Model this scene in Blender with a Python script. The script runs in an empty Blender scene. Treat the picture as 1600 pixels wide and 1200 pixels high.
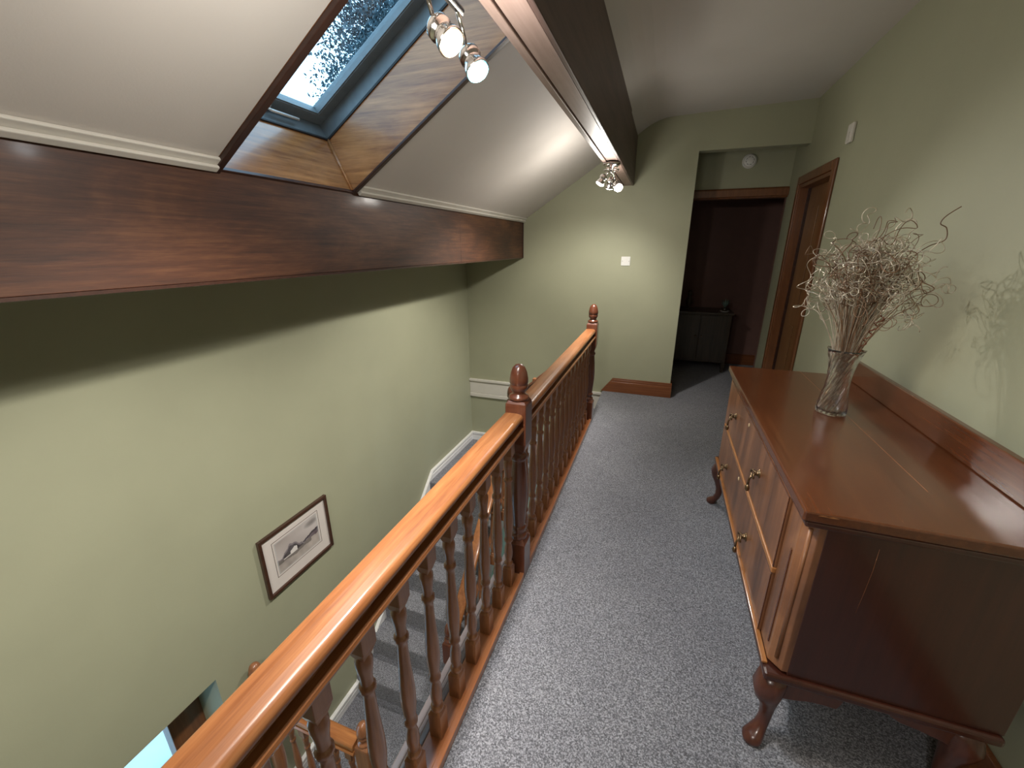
import bpy, bmesh, math, random
from mathutils import Vector, Matrix
random.seed(7)
sc = bpy.context.scene
COL = sc.collection
R = math.radians

# ------------------------------------------------------------------ camera
cam_d = bpy.data.cameras.new('camera'); cam = bpy.data.objects.new('camera', cam_d); COL.objects.link(cam)
cam_d.sensor_width = 36.0; cam_d.lens = 36.0 * 646.13 / 1600.0; cam_d.clip_start = 0.02; cam_d.clip_end = 200
rt = Vector((0.942298, 0.334768, -0.002127)); up = Vector((-0.103810, 0.298230, 0.948832)); fw = Vector((-0.318273, 0.893862, -0.315774))
cam.matrix_world = Matrix(((rt.x, up.x, -fw.x, 0), (rt.y, up.y, -fw.y, 0), (rt.z, up.z, -fw.z, 1.5), (0, 0, 0, 1)))
sc.camera = cam

# ------------------------------------------------------------------ world and exposure
w = bpy.data.worlds.new('World'); sc.world = w; w.use_nodes = True
nt = w.node_tree; nt.nodes.clear()
bg = nt.nodes.new('ShaderNodeBackground'); wo = nt.nodes.new('ShaderNodeOutputWorld')
bg.inputs[0].default_value = (0.46, 0.74, 1.0, 1); bg.inputs[1].default_value = 3.4   # overcast dusk sky, cool against the indoor lamps
nt.links.new(bg.outputs[0], wo.inputs[0])
sc.view_settings.view_transform = 'Standard'; sc.view_settings.look = 'None'
sc.view_settings.exposure = 0.45; sc.view_settings.gamma = 1.0; sc.view_settings.use_curve_mapping = False

# ------------------------------------------------------------------ materials
def new_mat(name):
    m = bpy.data.materials.new(name); m.use_nodes = True
    return m, m.node_tree, m.node_tree.nodes['Principled BSDF']
def tex_coord(nt, scale=(1, 1, 1), rot=(0, 0, 0)):
    tc = nt.nodes.new('ShaderNodeTexCoord'); mp = nt.nodes.new('ShaderNodeMapping')
    mp.inputs['Scale'].default_value = scale; mp.inputs['Rotation'].default_value = rot
    nt.links.new(tc.outputs['Object'], mp.inputs[0]); return mp.outputs[0]
def noise(nt, vec, scale, detail=4, rough=0.55, dist=0.0):
    n = nt.nodes.new('ShaderNodeTexNoise'); n.inputs['Scale'].default_value = scale; n.inputs['Detail'].default_value = detail
    n.inputs['Roughness'].default_value = rough; n.inputs['Distortion'].default_value = dist
    nt.links.new(vec, n.inputs['Vector']); return n.outputs[0]
def ramp(nt, fac, stops):
    r = nt.nodes.new('ShaderNodeValToRGB'); e = r.color_ramp.elements
    while len(e) < len(stops): e.new(0.5)
    for i, (p, c) in enumerate(stops): e[i].position = p; e[i].color = (*c, 1)
    nt.links.new(fac, r.inputs[0]); return r.outputs[0]
def bump(nt, h, strength, dist, b):
    n = nt.nodes.new('ShaderNodeBump'); n.inputs['Strength'].default_value = strength; n.inputs['Distance'].default_value = dist
    nt.links.new(h, n.inputs['Height']); nt.links.new(n.outputs[0], b.inputs['Normal'])
def plain(name, col, rough=0.5, metal=0.0, var=0.06, sc_=6.0, bmp=0.0, coat=0.0):
    m, nt, b = new_mat(name)
    v = tex_coord(nt); f = noise(nt, v, sc_, 4)
    lo = tuple(max(0, c * (1 - var)) for c in col); hi = tuple(min(1, c * (1 + var)) for c in col)
    nt.links.new(ramp(nt, f, [(0.3, lo), (0.7, hi)]), b.inputs['Base Color'])
    b.inputs['Roughness'].default_value = rough; b.inputs['Metallic'].default_value = metal
    if coat: b.inputs['Coat Weight'].default_value = coat; b.inputs['Coat Roughness'].default_value = 0.08
    if bmp: bump(nt, noise(nt, v, 160, 3), bmp, 0.002, b)
    return m
def wood(name, dark, light, axis='y', rough=0.35, coat=0.3, grain=1.0, patch=0.35, bmp=0.12, mid=None, spread=0.32):
    m, nt, b = new_mat(name)
    s = {'x': (0.7, 14, 14), 'y': (14, 0.7, 14), 'z': (14, 14, 0.7)}[axis]
    v = tex_coord(nt, tuple(k * grain for k in s))
    f1 = noise(nt, v, 2.2, 8, 0.62, 0.25)
    v2 = tex_coord(nt, tuple(k * grain * 4 for k in s)); f2 = noise(nt, v2, 3.0, 3, 0.6)
    v3 = tex_coord(nt, {'x': (.8, 2.2, 2.2), 'y': (2.2, .8, 2.2), 'z': (2.2, 2.2, .8)}[axis]); f3 = noise(nt, v3, 1.7, 5, 0.6, 1.2)
    mx = nt.nodes.new('ShaderNodeMath'); mx.operation = 'MULTIPLY_ADD'
    nt.links.new(f2, mx.inputs[0]); mx.inputs[1].default_value = 0.35; nt.links.new(f1, mx.inputs[2])
    m2 = nt.nodes.new('ShaderNodeMath'); m2.operation = 'MULTIPLY_ADD'
    nt.links.new(f3, m2.inputs[0]); m2.inputs[1].default_value = patch; nt.links.new(mx.outputs[0], m2.inputs[2])
    mid = mid or tuple((a + c) / 2 for a, c in zip(dark, light))
    base = 0.675 + patch * 0.5
    hf = nt.nodes.new('ShaderNodeMath'); hf.operation = 'MULTIPLY'; nt.links.new(m2.outputs[0], hf.inputs[0]); hf.inputs[1].default_value = 0.5 / base
    w_ = spread * 0.5 / base
    c = ramp(nt, hf.outputs[0], [(0.5 - w_, dark), (0.5, mid), (0.5 + w_, light)])
    nt.links.new(c, b.inputs['Base Color'])
    b.inputs['Roughness'].default_value = rough; b.inputs['Coat Weight'].default_value = coat; b.inputs['Coat Roughness'].default_value = 0.12
    bump(nt, mx.outputs[0], bmp, 0.0015, b)
    return m
def emis(name, col, strength):
    m, nt, b = new_mat(name)
    v = tex_coord(nt); f = noise(nt, v, 30, 2)
    nt.links.new(ramp(nt, f, [(0.2, tuple(c * .96 for c in col)), (0.8, col)]), b.inputs['Emission Color'])
    b.inputs['Base Color'].default_value = (*col, 1); b.inputs['Emission Strength'].default_value = strength
    return m

M = {}
M['wall'] = plain('sage_paint', (0.365, 0.368, 0.252), 0.62, var=0.035, sc_=2.5, bmp=0.10)
M['ceil'] = plain('cream_paint', (0.58, 0.54, 0.495), 0.7, var=0.03, sc_=2.0, bmp=0.12)
M['white'] = plain('white_gloss_paint', (0.66, 0.63, 0.57), 0.35, var=0.04, bmp=0.03)
M['plastic'] = plain('white_plastic', (0.80, 0.79, 0.75), 0.35, var=0.02)
M['purlin'] = wood('purlin_plywood', (0.022, 0.0078, 0.0045), (0.135, 0.054, 0.021), 'y', 0.55, 0.06, 2.2, 1.3, 0.3, (0.066, 0.0225, 0.0096), 0.36)
M['beam'] = wood('beam_timber', (0.045, 0.024, 0.020), (0.135, 0.082, 0.066), 'y', 0.5, 0.1, 0.7, 0.4, 0.25)
M['beam_pale'] = wood('beam_soffit_board', (0.20, 0.13, 0.105), (0.40, 0.285, 0.235), 'y', 0.5, 0.05, 0.6, 0.5, 0.2)
M['ply'] = wood('reveal_plywood', (0.15, 0.052, 0.017), (0.46, 0.21, 0.075), 'x', 0.4, 0.3, 1.6, 0.7, 0.3, None, 0.26)
M['ply_y'] = wood('reveal_plywood_low', (0.16, 0.055, 0.016), (0.44, 0.20, 0.068), 'y', 0.26, 1.0, 1.6, 0.7, 0.3, None, 0.26)
M['dark_trim'] = wood('dark_edge_board', (0.022, 0.009, 0.006), (0.06, 0.022, 0.013), 'x', 0.4, 0.2)
M['rail'] = wood('oak_handrail', (0.14, 0.042, 0.014), (0.39, 0.168, 0.062), 'y', 0.36, 0.35, 1.5, 0.35, 0.10, (0.275, 0.102, 0.034), 0.3)
M['rail_x'] = wood('oak_handrail_cross', (0.20, 0.058, 0.016), (0.50, 0.20, 0.055), 'x', 0.32, 0.4, 1.1)
M['turned'] = wood('turned_hardwood', (0.165, 0.058, 0.024), (0.41, 0.175, 0.076), 'z', 0.33, 0.35, 1.0, 0.35, 0.08)
M['newel'] = wood('newel_hardwood', (0.075, 0.022, 0.012), (0.165, 0.052, 0.024), 'z', 0.28, 0.5, 1.0, 0.3, 0.06)
M['sill'] = wood('base_rail_wood', (0.26, 0.085, 0.030), (0.52, 0.20, 0.075), 'y', 0.3, 0.5, 1.0, 0.3)
M['skirt'] = wood('skirting_wood', (0.12, 0.036, 0.012), (0.28, 0.098, 0.032), 'x', 0.32, 0.4)
M['doorwood'] = wood('door_wood', (0.10, 0.034, 0.012), (0.24, 0.092, 0.032), 'z', 0.38, 0.3)
M['doorpale'] = wood('door_leaf_wood', (0.15, 0.068, 0.026), (0.27, 0.135, 0.055), 'z', 0.4, 0.2)
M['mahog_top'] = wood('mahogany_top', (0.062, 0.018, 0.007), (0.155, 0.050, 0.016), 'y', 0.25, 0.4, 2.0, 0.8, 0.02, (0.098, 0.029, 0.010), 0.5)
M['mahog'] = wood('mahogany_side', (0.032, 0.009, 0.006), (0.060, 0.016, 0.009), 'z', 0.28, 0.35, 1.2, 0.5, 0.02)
M['walnut'] = wood('burr_walnut_drawer', (0.075, 0.030, 0.014), (0.40, 0.18, 0.078), 'z', 0.36, 0.25, 0.35, 1.1, 0.04, (0.20, 0.082, 0.036), 0.36)
M['edge'] = wood('boxwood_edge', (0.22, 0.08, 0.024), (0.42, 0.18, 0.055), 'y', 0.35, 0.3)
M['legwood'] = wood('leg_mahogany', (0.040, 0.012, 0.008), (0.115, 0.036, 0.020), 'z', 0.3, 0.4)
M['chrome'] = plain('chrome', (0.62, 0.60, 0.58), 0.14, 1.0, var=0.03)
M['brass'] = plain('aged_brass', (0.22, 0.15, 0.085), 0.32, 1.0, var=0.2, sc_=40)
M['ivory'] = plain('escutcheon_bone', (0.62, 0.47, 0.28), 0.4, 0.0)
M['slate'] = plain('grey_window_enamel', (0.105, 0.125, 0.135), 0.38, 0.0, var=0.1, sc_=30)
M['black'] = plain('black_gasket', (0.012, 0.012, 0.013), 0.6)
M['framewood'] = wood('picture_frame_wood', (0.028, 0.012, 0.008), (0.085, 0.035, 0.020), 'y', 0.35, 0.3)
M['mat'] = plain('picture_mount_card', (0.66, 0.60, 0.56), 0.6, var=0.02)
M['line'] = plain('mount_rule_ink', (0.10, 0.07, 0.06), 0.6)
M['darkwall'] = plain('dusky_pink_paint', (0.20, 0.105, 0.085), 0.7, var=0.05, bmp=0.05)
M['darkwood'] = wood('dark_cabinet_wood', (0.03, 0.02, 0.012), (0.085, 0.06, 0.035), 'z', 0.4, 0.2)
M['ground'] = plain('pale_paving', (0.42, 0.47, 0.50), 0.8, var=0.15, sc_=1.5)
M['leaf'] = plain('tree_leaf', (0.020, 0.052, 0.068), 0.45, var=0.35, sc_=3)
M['bark'] = plain('tree_bark', (0.12, 0.10, 0.08), 0.8, var=0.3, sc_=10)
M['hedge'] = plain('hedge_leaf', (0.20, 0.30, 0.24), 0.6, var=0.3, sc_=5)
M['stem'] = plain('gilded_dry_stem', (0.66, 0.58, 0.47), 0.32, 0.5, var=0.25, sc_=25)
M['nosing'] = plain('grey_brown_gloss', (0.21, 0.18, 0.18), 0.25, var=0.1)
M['stem_brown'] = plain('brown_dry_stem', (0.20, 0.115, 0.065), 0.5, 0.0, var=0.3, sc_=25)
M['berry'] = plain('rust_twig', (0.24, 0.075, 0.04), 0.5, 0.0, var=0.3, sc_=25)
M['lens_warm'] = emis('warm_lamp_lens', (1.0, 0.72, 0.40), 1.6)
M['bulb'] = emis('lamp_bulb', (1.0, 0.93, 0.82), 40)
M['lens_white'] = emis('white_lamp_lens', (1.0, 0.93, 0.82), 30)
M['lens_cool'] = emis('cool_lamp_lens', (0.30, 0.88, 1.0), 1.5)
def carpet_mat():
    m, nt, b = new_mat('grey_fleck_carpet')
    v = tex_coord(nt)
    vo = nt.nodes.new('ShaderNodeTexVoronoi'); vo.inputs['Scale'].default_value = 270; nt.links.new(v, vo.inputs['Vector'])
    g = noise(nt, v, 2.5, 3); f0 = noise(nt, v, 150, 3, 0.75)
    sp = nt.nodes.new('ShaderNodeSeparateColor'); nt.links.new(vo.outputs['Color'], sp.inputs[0])
    ad = nt.nodes.new('ShaderNodeMath'); ad.operation = 'MULTIPLY_ADD'; nt.links.new(sp.outputs[0], ad.inputs[0]); ad.inputs[1].default_value = 0.45; nt.links.new(f0, ad.inputs[2])
    f = ad.outputs[0]
    c1 = ramp(nt, f, [(0.46, (0.074, 0.075, 0.088)), (0.70, (0.178, 0.180, 0.202)), (0.97, (0.42, 0.425, 0.465))])
    c2 = ramp(nt, g, [(0.3, (0.82, 0.82, 0.84)), (0.7, (1, 1, 1))])
    mx = nt.nodes.new('ShaderNodeMix'); mx.data_type = 'RGBA'; mx.blend_type = 'MULTIPLY'; mx.inputs[0].default_value = 1
    nt.links.new(c1, mx.inputs[6]); nt.links.new(c2, mx.inputs[7]); nt.links.new(mx.outputs[2], b.inputs['Base Color'])
    b.inputs['Roughness'].default_value = 0.95; b.inputs['Sheen Weight'].default_value = 0.2
    bump(nt, f, 0.9, 0.006, b)
    return m
M['carpet'] = carpet_mat()
def glass_mat(name, col, rough=0.0, ior=1.45):
    m, nt, b = new_mat(name)
    b.inputs['Base Color'].default_value = (*col, 1); b.inputs['Transmission Weight'].default_value = 1.0
    b.inputs['Roughness'].default_value = rough; b.inputs['IOR'].default_value = ior; b.inputs['Coat Weight'].default_value = 1.0; b.inputs['Coat Roughness'].default_value = 0.12
    v = tex_coord(nt); bump(nt, noise(nt, v, 12, 2), 0.015, 0.001, b)
    return m
M['glass'] = glass_mat('vase_glass', (0.97, 0.96, 0.95), 0.06)
def pane_mat():
    m, nt, b = new_mat('window_pane_glass')
    nt.nodes.remove(b); out = nt.nodes['Material Output']
    t = nt.nodes.new('ShaderNodeBsdfTransparent'); g = nt.nodes.new('ShaderNodeBsdfGlossy'); g.inputs['Roughness'].default_value = 0.01
    lw = nt.nodes.new('ShaderNodeLayerWeight'); lw.inputs[0].default_value = 0.25
    fr = nt.nodes.new('ShaderNodeMath'); fr.operation = 'MULTIPLY_ADD'; fr.inputs[1].default_value = 0.25; fr.inputs[2].default_value = 0.03
    nt.links.new(lw.outputs['Facing'], fr.inputs[0])
    t.inputs[0].default_value = (0.93, 0.97, 0.98, 1)
    mx = nt.nodes.new('ShaderNodeMixShader')
    nt.links.new(fr.outputs[0], mx.inputs[0]); nt.links.new(t.outputs[0], mx.inputs[1]); nt.links.new(g.outputs[0], mx.inputs[2])
    nt.links.new(mx.outputs[0], out.inputs[0]); return m
M['pane'] = pane_mat()

# ------------------------------------------------------------------ mesh helpers
class MB:
    def __init__(s): s.v = []; s.f = []; s.sm = []
    def add(s, vs, fs, smooth=False):
        o = len(s.v); s.v += [tuple(p) for p in vs]
        for f in fs: s.f.append(tuple(o + i for i in f)); s.sm.append(smooth)
        return s
    def box(s, x0, x1, y0, y1, z0, z1):
        return s.add([(x0,y0,z0),(x1,y0,z0),(x1,y1,z0),(x0,y1,z0),(x0,y0,z1),(x1,y0,z1),(x1,y1,z1),(x0,y1,z1)],
                     [(0,3,2,1),(4,5,6,7),(0,1,5,4),(1,2,6,5),(2,3,7,6),(3,0,4,7)])
    def prism(s, poly, axis, a0, a1, smooth=False):
        n = len(poly); mk = {'x': lambda p, a: (a, p[0], p[1]), 'y': lambda p, a: (p[0], a, p[1]), 'z': lambda p, a: (p[0], p[1], a)}[axis]
        s.add([mk(p, a0) for p in poly] + [mk(p, a1) for p in poly], [])
        o = len(s.v) - 2 * n
        s.f.append(tuple(o + i for i in range(n))); s.sm.append(False)
        s.f.append(tuple(o + n + i for i in reversed(range(n)))); s.sm.append(False)
        for i in range(n):
            j = (i + 1) % n; s.f.append((o + i, o + n + i, o + n + j, o + j)); s.sm.append(smooth)
        return s
    def hexa(s, pts):   # eight arbitrary corners, bottom four then top four
        return s.add(pts, [(0,3,2,1),(4,5,6,7),(0,1,5,4),(1,2,6,5),(2,3,7,6),(3,0,4,7)])
    def rings(s, rs, closed_ends=True, smooth=True):
        n = len(rs[0]); o = len(s.v)
        for r in rs: s.v += [tuple(p) for p in r]
        for k in range(len(rs) - 1):
            for i in range(n):
                j = (i + 1) % n; s.f.append((o+k*n+i, o+k*n+j, o+(k+1)*n+j, o+(k+1)*n+i)); s.sm.append(smooth)
        if closed_ends:
            s.f.append(tuple(o + i for i in reversed(range(n)))); s.sm.append(False)
            e = o + (len(rs) - 1) * n; s.f.append(tuple(e + i for i in range(n))); s.sm.append(False)
        return s
    def lathe(s, prof, cx, cy, cz=0, seg=20, smooth=True):
        return s.rings([[(cx + r*math.cos(2*math.pi*i/seg), cy + r*math.sin(2*math.pi*i/seg), cz + z) for i in range(seg)] for r, z in prof], True, smooth)
    def square(s, prof, cx, cy, cz=0):
        return s.rings([[(cx - r, cy - r, cz + z), (cx + r, cy - r, cz + z), (cx + r, cy + r, cz + z), (cx - r, cy + r, cz + z)] for r, z in prof], True, False)
    def tube(s, pts, rad, seg=8):
        pts = [Vector(p) for p in pts]; n = len(pts); rs = []
        rad = rad if isinstance(rad, (list, tuple)) else [rad] * n
        t0 = (pts[1] - pts[0]).normalized(); nv = t0.orthogonal().normalized()
        for i in range(n):
            t = (pts[min(i+1, n-1)] - pts[max(i-1, 0)])
            t = t.normalized() if t.length > 1e-9 else t0
            nv = nv - t * nv.dot(t)
            nv = nv.normalized() if nv.length > 1e-6 else t.orthogonal().normalized()
            b = t.cross(nv)
            rs.append([pts[i] + (nv * math.cos(2*math.pi*k/seg) + b * math.sin(2*math.pi*k/seg)) * rad[i] for k in range(seg)])
        return s.rings(rs)
    def axial(s, prof, base, direction, seg=18):   # lathe about any axis: prof of (radius, distance)
        d = Vector(direction).normalized(); u = d.orthogonal().normalized(); v = d.cross(u); b = Vector(base)
        return s.rings([[b + d*h + (u*math.cos(2*math.pi*i/seg) + v*math.sin(2*math.pi*i/seg))*r for i in range(seg)] for r, h in prof])
def link(o, parent=None):
    COL.objects.link(o)
    if parent is not None: o.parent = parent
    return o
def origin(p):
    q = Vector((0, 0, 0))
    while p is not None: q += p.location; p = p.parent
    return q
def build(name, mb, mat, parent=None, bevel=0.0, loc=None, label=None, seg=2):
    """one mesh object out of world-space geometry; its origin goes to loc"""
    me = bpy.data.meshes.new(name)
    po = origin(parent); L = Vector(loc) if loc is not None else po
    me.from_pydata([tuple(Vector(p) - L) for p in mb.v], [], mb.f)
    for i, p in enumerate(me.polygons): p.use_smooth = mb.sm[i]
    bm = bmesh.new(); bm.from_mesh(me); bmesh.ops.recalc_face_normals(bm, faces=bm.faces); bm.to_mesh(me); bm.free()
    me.materials.append(M[mat] if isinstance(mat, str) else mat)
    o = bpy.data.objects.new(name, me); o.location = L - po
    link(o, parent)
    if bevel:
        b = o.modifiers.new('bevel', 'BEVEL'); b.width = bevel; b.segments = seg; b.limit_method = 'ANGLE'; b.angle_limit = R(12 if seg == 3 else 40)
    if label: o['label'] = label
    return o
def thing(name, label, cat, loc, group=None):
    o = bpy.data.objects.new(name, None); o.empty_display_size = 0.1; o.location = loc; COL.objects.link(o)
    o['label'] = label; o['category'] = cat
    if group: o['group'] = group
    return o
def tag(o, label, cat, group=None):
    o['label'] = label; o['category'] = cat
    if group: o['group'] = group
    return o
def struct(o, label=None):
    o['kind'] = 'structure'
    if label: o['label'] = label
    return o
def copy_tree(o, parent, dloc):
    c = o.copy(); link(c, parent); c.location = o.location + Vector(dloc)
    for ch in list(o.children):
        d = ch.copy(); link(d, c)
        for g in list(ch.children):
            e = g.copy(); link(e, d)
    return c

XL, XR, YF, YB = -2.097, 1.011, 4.368, -2.2
TH = R(32.68); SU = Vector((math.cos(TH), 0, math.sin(TH))); SN = Vector((-math.sin(TH), 0, math.cos(TH)))
P0 = Vector((-1.43, 0, 1.75))
def slope(s, y, d): q = P0 + SU * s + SN * d; return (q.x, y, q.z)
def slab(mb, s0, s1, y0, y1, d0, d1):
    return mb.hexa([slope(s0,y0,d0), slope(s1,y0,d0), slope(s1,y1,d0), slope(s0,y1,d0), slope(s0,y0,d1), slope(s1,y0,d1), slope(s1,y1,d1), slope(s0,y1,d1)])

# ------------------------------------------------------------------ setting: floors
fl = MB(); fl.box(-0.60, XR, YB, 3.55, -0.25, 0.0); fl.box(-0.50, XR, 3.55, YF, -0.25, 0.0); fl.box(-0.3, 1.6, YF, 6.05, -0.25, 0.0)
struct(build('floor', fl, 'carpet'), 'grey flecked carpet of the landing')
struct(build('floor_lower', MB().box(-2.4, 1.2, YB, 4.6, -3.6, -3.5), 'carpet'))
# walls
wl = MB()
WY0, WY1, WZ0, WZ1 = 0.05, 1.005, -2.0, -0.764
wl.box(-2.40, XL, YB-.15, WY0, -3.5, 1.42).box(-2.40, XL, WY1, YF+.12, -3.5, 1.42).box(-2.40, XL, WY0, WY1, -3.5, WZ0).box(-2.40, XL, WY0, WY1, WZ1, 1.42)
struct(build('wall_left', wl, 'wall'))
wf = MB()
wf.box(XL, 0.18, YF, YF + .12, -3.5, 2.75).box(0.18, XR, YF, YF + .12, 2.285, 2.75)
struct(build('wall_far', wf, 'wall'))
DY0, DY1, DZ = 3.655, 4.435, 1.985
wr = MB()
wr.box(XR, XR + .12, YB-.15, DY0, -.25, 2.8).box(XR, XR + .12, DY1, 4.85, -.25, 2.8).box(XR, XR + .12, DY0, DY1, DZ, 2.8)
struct(build('wall_right', wr, 'wall'))
struct(build('wall_back', MB().box(-2.4, XR + .12, YB - .15, YB, -3.5, 2.8), 'wall'))
struct(build('wall_recess', MB().box(-.3, XR, 4.82, 4.92, 2.02, 2.5).box(-.3, -.2, YF + .12, 4.92, 0, 2.5).box(-.3, XR, YF+.12, 4.82, 2.45, 2.5), 'wall'))
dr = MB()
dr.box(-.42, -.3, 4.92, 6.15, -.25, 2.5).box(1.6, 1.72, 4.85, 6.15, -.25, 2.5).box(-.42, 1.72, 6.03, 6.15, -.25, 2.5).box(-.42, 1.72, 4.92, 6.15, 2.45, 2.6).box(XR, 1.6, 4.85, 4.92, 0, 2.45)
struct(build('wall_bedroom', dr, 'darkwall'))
struct(build('wall_under_landing', MB().box(-.60, -.5, YB, 3.55, -3.5, -.25), 'wall'))
# ceiling
ce = MB()
SY0, SY1, STOP = 1.112, 1.768, 1.22
slab(ce, -0.80, 0.0, YB-.15, YF+.12, 0, .34)
slab(ce, 0.0, STOP, YB-.15, SY0 - .021, 0, .34); slab(ce, 0.0, STOP, SY1 + .021, YF+.12, 0, .34)
prof = [slope(STOP,0,0), (-.281,0,2.497), (-.225,0,2.527), (-.178,0,2.547), (-.12,0,2.561), (-.06,0,2.568), (XR+.12,0,2.604), (XR+.12,0,2.9), slope(STOP,0,.34)]
ce.prism([(p[0], p[2]) for p in prof], 'y', YB-.15, YF+.12)
struct(build('ceiling', ce, 'ceil'))

# ------------------------------------------------------------------ beams
pb = thing('purlin_beam', 'deep red-brown boarded purlin running under the sloped ceiling below the roof window', 'beam', (-1.49, 1.1, 1.383))
build('facing_board', MB().box(-1.455, -1.43, YB, 2.9, 1.39, 1.752), 'purlin', pb, .002)
build('facing_board', MB().box(-1.455, -1.43, 2.902, YF, 1.39, 1.752), 'purlin', pb, .002)
build('core', MB().box(-1.58, -1.4555, YB, YF, 1.388, 1.70), 'purlin', pb)
build('edge_strip', MB().box(-1.46, -1.427, YB, YF, 1.380, 1.3895), 'dark_trim', pb)
build('edge_strip', MB().box(-1.435, -1.422, YF-.012, YF, 1.383, 1.75), 'dark_trim', pb)
rb = thing('ridge_beam', 'dark timber beam with pale underside running the length of the landing ceiling', 'beam', (-.40, 1.1, 2.034))
build('core', MB().box(-.448, -.362, YB, YF, 2.045, 2.40), 'beam', rb)
build('side_board', MB().box(-.3615, -.345, YB, 3.62, 2.034, 2.47), 'beam', rb, .004)
build('side_board', MB().box(-.3615, -.347, 3.625, YF, 2.034, 2.44), 'beam', rb, .002)
build('soffit_board', MB().box(-.432, -.362, YB, YF, 2.036, 2.0449), 'beam_pale', rb, .002)
build('edge_lath', MB().box(-.462, -.436, YB, YF, 2.030, 2.075), 'beam_pale', rb, .003)

# white coving between slope and purlin
def coving(y0, y1):
    mb = MB()
    slab(mb, .002, .050, y0, y1, -.012, -.0005); slab(mb, .002, .026, y0, y1, -.024, -.0121)
    return mb
struct(build('trim_1', coving(YB, 1.095), 'white', None, .003), 'white ceiling moulding left of the roof window')
struct(build('trim_2', coving(1.795, YF), 'white', None, .003), 'white ceiling moulding right of the roof window')

# ------------------------------------------------------------------ roof window
w1 = struct(bpy.data.objects.new('window_1', None)); w1.location = slope(.5, 1.44, .1); COL.objects.link(w1); w1['label'] = 'roof window with grey sash set in a plywood lined well'
build('reveal_board', slab(MB(), .0, STOP, SY1, SY1 + .016, -.004, .262), 'ply', w1)
build('reveal_board', slab(MB(), .0, STOP, SY0 - .016, SY0, -.004, .262), 'ply', w1)
lowrev = MB().hexa([slope(.0, SY0, .0), slope(.0, SY1, .0), slope(-.02, SY1, .0), slope(-.02, SY0, .0), slope(.03, SY0, .24), slope(.03, SY1, .24), slope(.01, SY1, .24), slope(.01, SY0, .24)])
build('reveal_board', lowrev, 'ply_y', w1)
bead = MB().tube([slope(.004, SY1 - .004, .0), slope(.034, SY1 - .004, .24)], .007, 6)
build('corner_bead', bead, 'ply', w1)
build('edge_trim', slab(MB(), -.012, STOP, SY0 - .020, SY0 + .004, -.016, -.0005), 'dark_trim', w1, .002)
build('edge_trim', slab(MB(), -.012, STOP, SY1 - .002, SY1 + .022, -.012, -.0005), 'dark_trim', w1, .002)
build('edge_trim', slab(MB(), -.014, .004, SY0, SY1, -.010, .004), 'dark_trim', w1, .002)
def ring(mb, s0, s1, y0, y1, wd, d0, d1):
    slab(mb, s0, s0 + wd, y0, y1, d0, d1); slab(mb, s1 - wd, s1, y0, y1, d0, d1)
    slab(mb, s0 + wd, s1 - wd, y0, y0 + wd, d0, d1); slab(mb, s0 + wd, s1 - wd, y1 - wd, y1, d0, d1); return mb
build('gasket', ring(MB(), .020, 1.15, SY0 - .012, SY1 + .012, .018, .236, .244), 'black', w1)
build('frame', ring(MB(), .012, 1.16, SY0 - .02, SY1 + .02, .024, .244, .37), 'slate', w1, .002)
sash = build('sash', ring(MB(), .040, 1.13, SY0 + .006, SY1 - .006, .048, .306, .352), 'slate', w1, .003)
build('glazing_bead', ring(MB(), .086, 1.085, SY0 + .052, SY1 - .052, .007, .310, .330), 'slate', sash)
build('pane', slab(MB(), .086, 1.085, SY0 + .052, SY1 - .052, .332, .338), 'pane', sash)
hd = MB(); hd.tube([slope(.058, 1.455, .306), slope(.058, 1.455, .280), slope(.060, 1.465, .274), slope(.060, 1.60, .274)], .006, 8); hd.tube([slope(.058, 1.44, .302), slope(.058, 1.475, .302)], .010, 8)
M['satin'] = plain('satin_alloy', (0.62, 0.63, 0.62), 0.35, 0.2)
build('handle', hd, 'satin', w1, label='chrome lever handle')

# lower window in the stairwell
w2 = struct(bpy.data.objects.new('window_2', None)); w2.location = (-2.3, .5, WZ0); COL.objects.link(w2); w2['label'] = 'stairwell window in a deep reveal low on the left wall'
wfm = MB(); FW = .17
wfm.box(-2.38, -2.31, WY0, WY0 + .09, WZ0, WZ1).box(-2.38, -2.31, WY1 - FW, WY1, WZ0, WZ1).box(-2.38, -2.31, WY0 + .09, WY1 - FW, WZ0, WZ0 + .09).box(-2.38, -2.31, WY0 + .09, WY1 - FW, WZ1 - .07, WZ1)
build('frame', wfm, 'doorwood', w2, .004)
build('pane', MB().box(-2.352, -2.346, WY0 + .09, WY1 - FW, WZ0 + .09, WZ1 - .07), 'pane', w2)
build('sill', MB().box(-2.31, XL + .02, WY0, WY1, WZ0 + .001, WZ0 + .025), 'white', w2, .004)

# ------------------------------------------------------------------ doorways
d1 = struct(bpy.data.objects.new('door_1', None)); d1.location = (XR, 4.05, 0); COL.objects.link(d1); d1['label'] = 'brown wooden door in the right wall with moulded frame'
AW = .066
for y0, y1 in ((DY0 - AW, DY0), (DY1, DY1 + .05)):
    build('architrave', MB().box(XR - .018, XR - .0005, y0, y1, 0, DZ + AW), 'doorwood', d1, .006)
build('architrave', MB().box(XR - .018, XR - .0005, DY0 + .0005, DY1 - .0005, DZ, DZ + AW), 'doorwood', d1, .006)
build('lining', MB().box(XR - .008, XR + .13, DY0, DY0 + .028, 0, DZ).box(XR - .008, XR + .13, DY1 - .028, DY1, 0, DZ).box(XR - .008, XR + .13, DY0 + .028, DY1 - .028, DZ - .028, DZ), 'doorwood', d1, .002)
lf = build('door_leaf', MB().box(XR + .075, XR + .115, DY0 + .03, DY1 - .03, .005, DZ - .03), 'doorpale', d1, .002)
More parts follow.
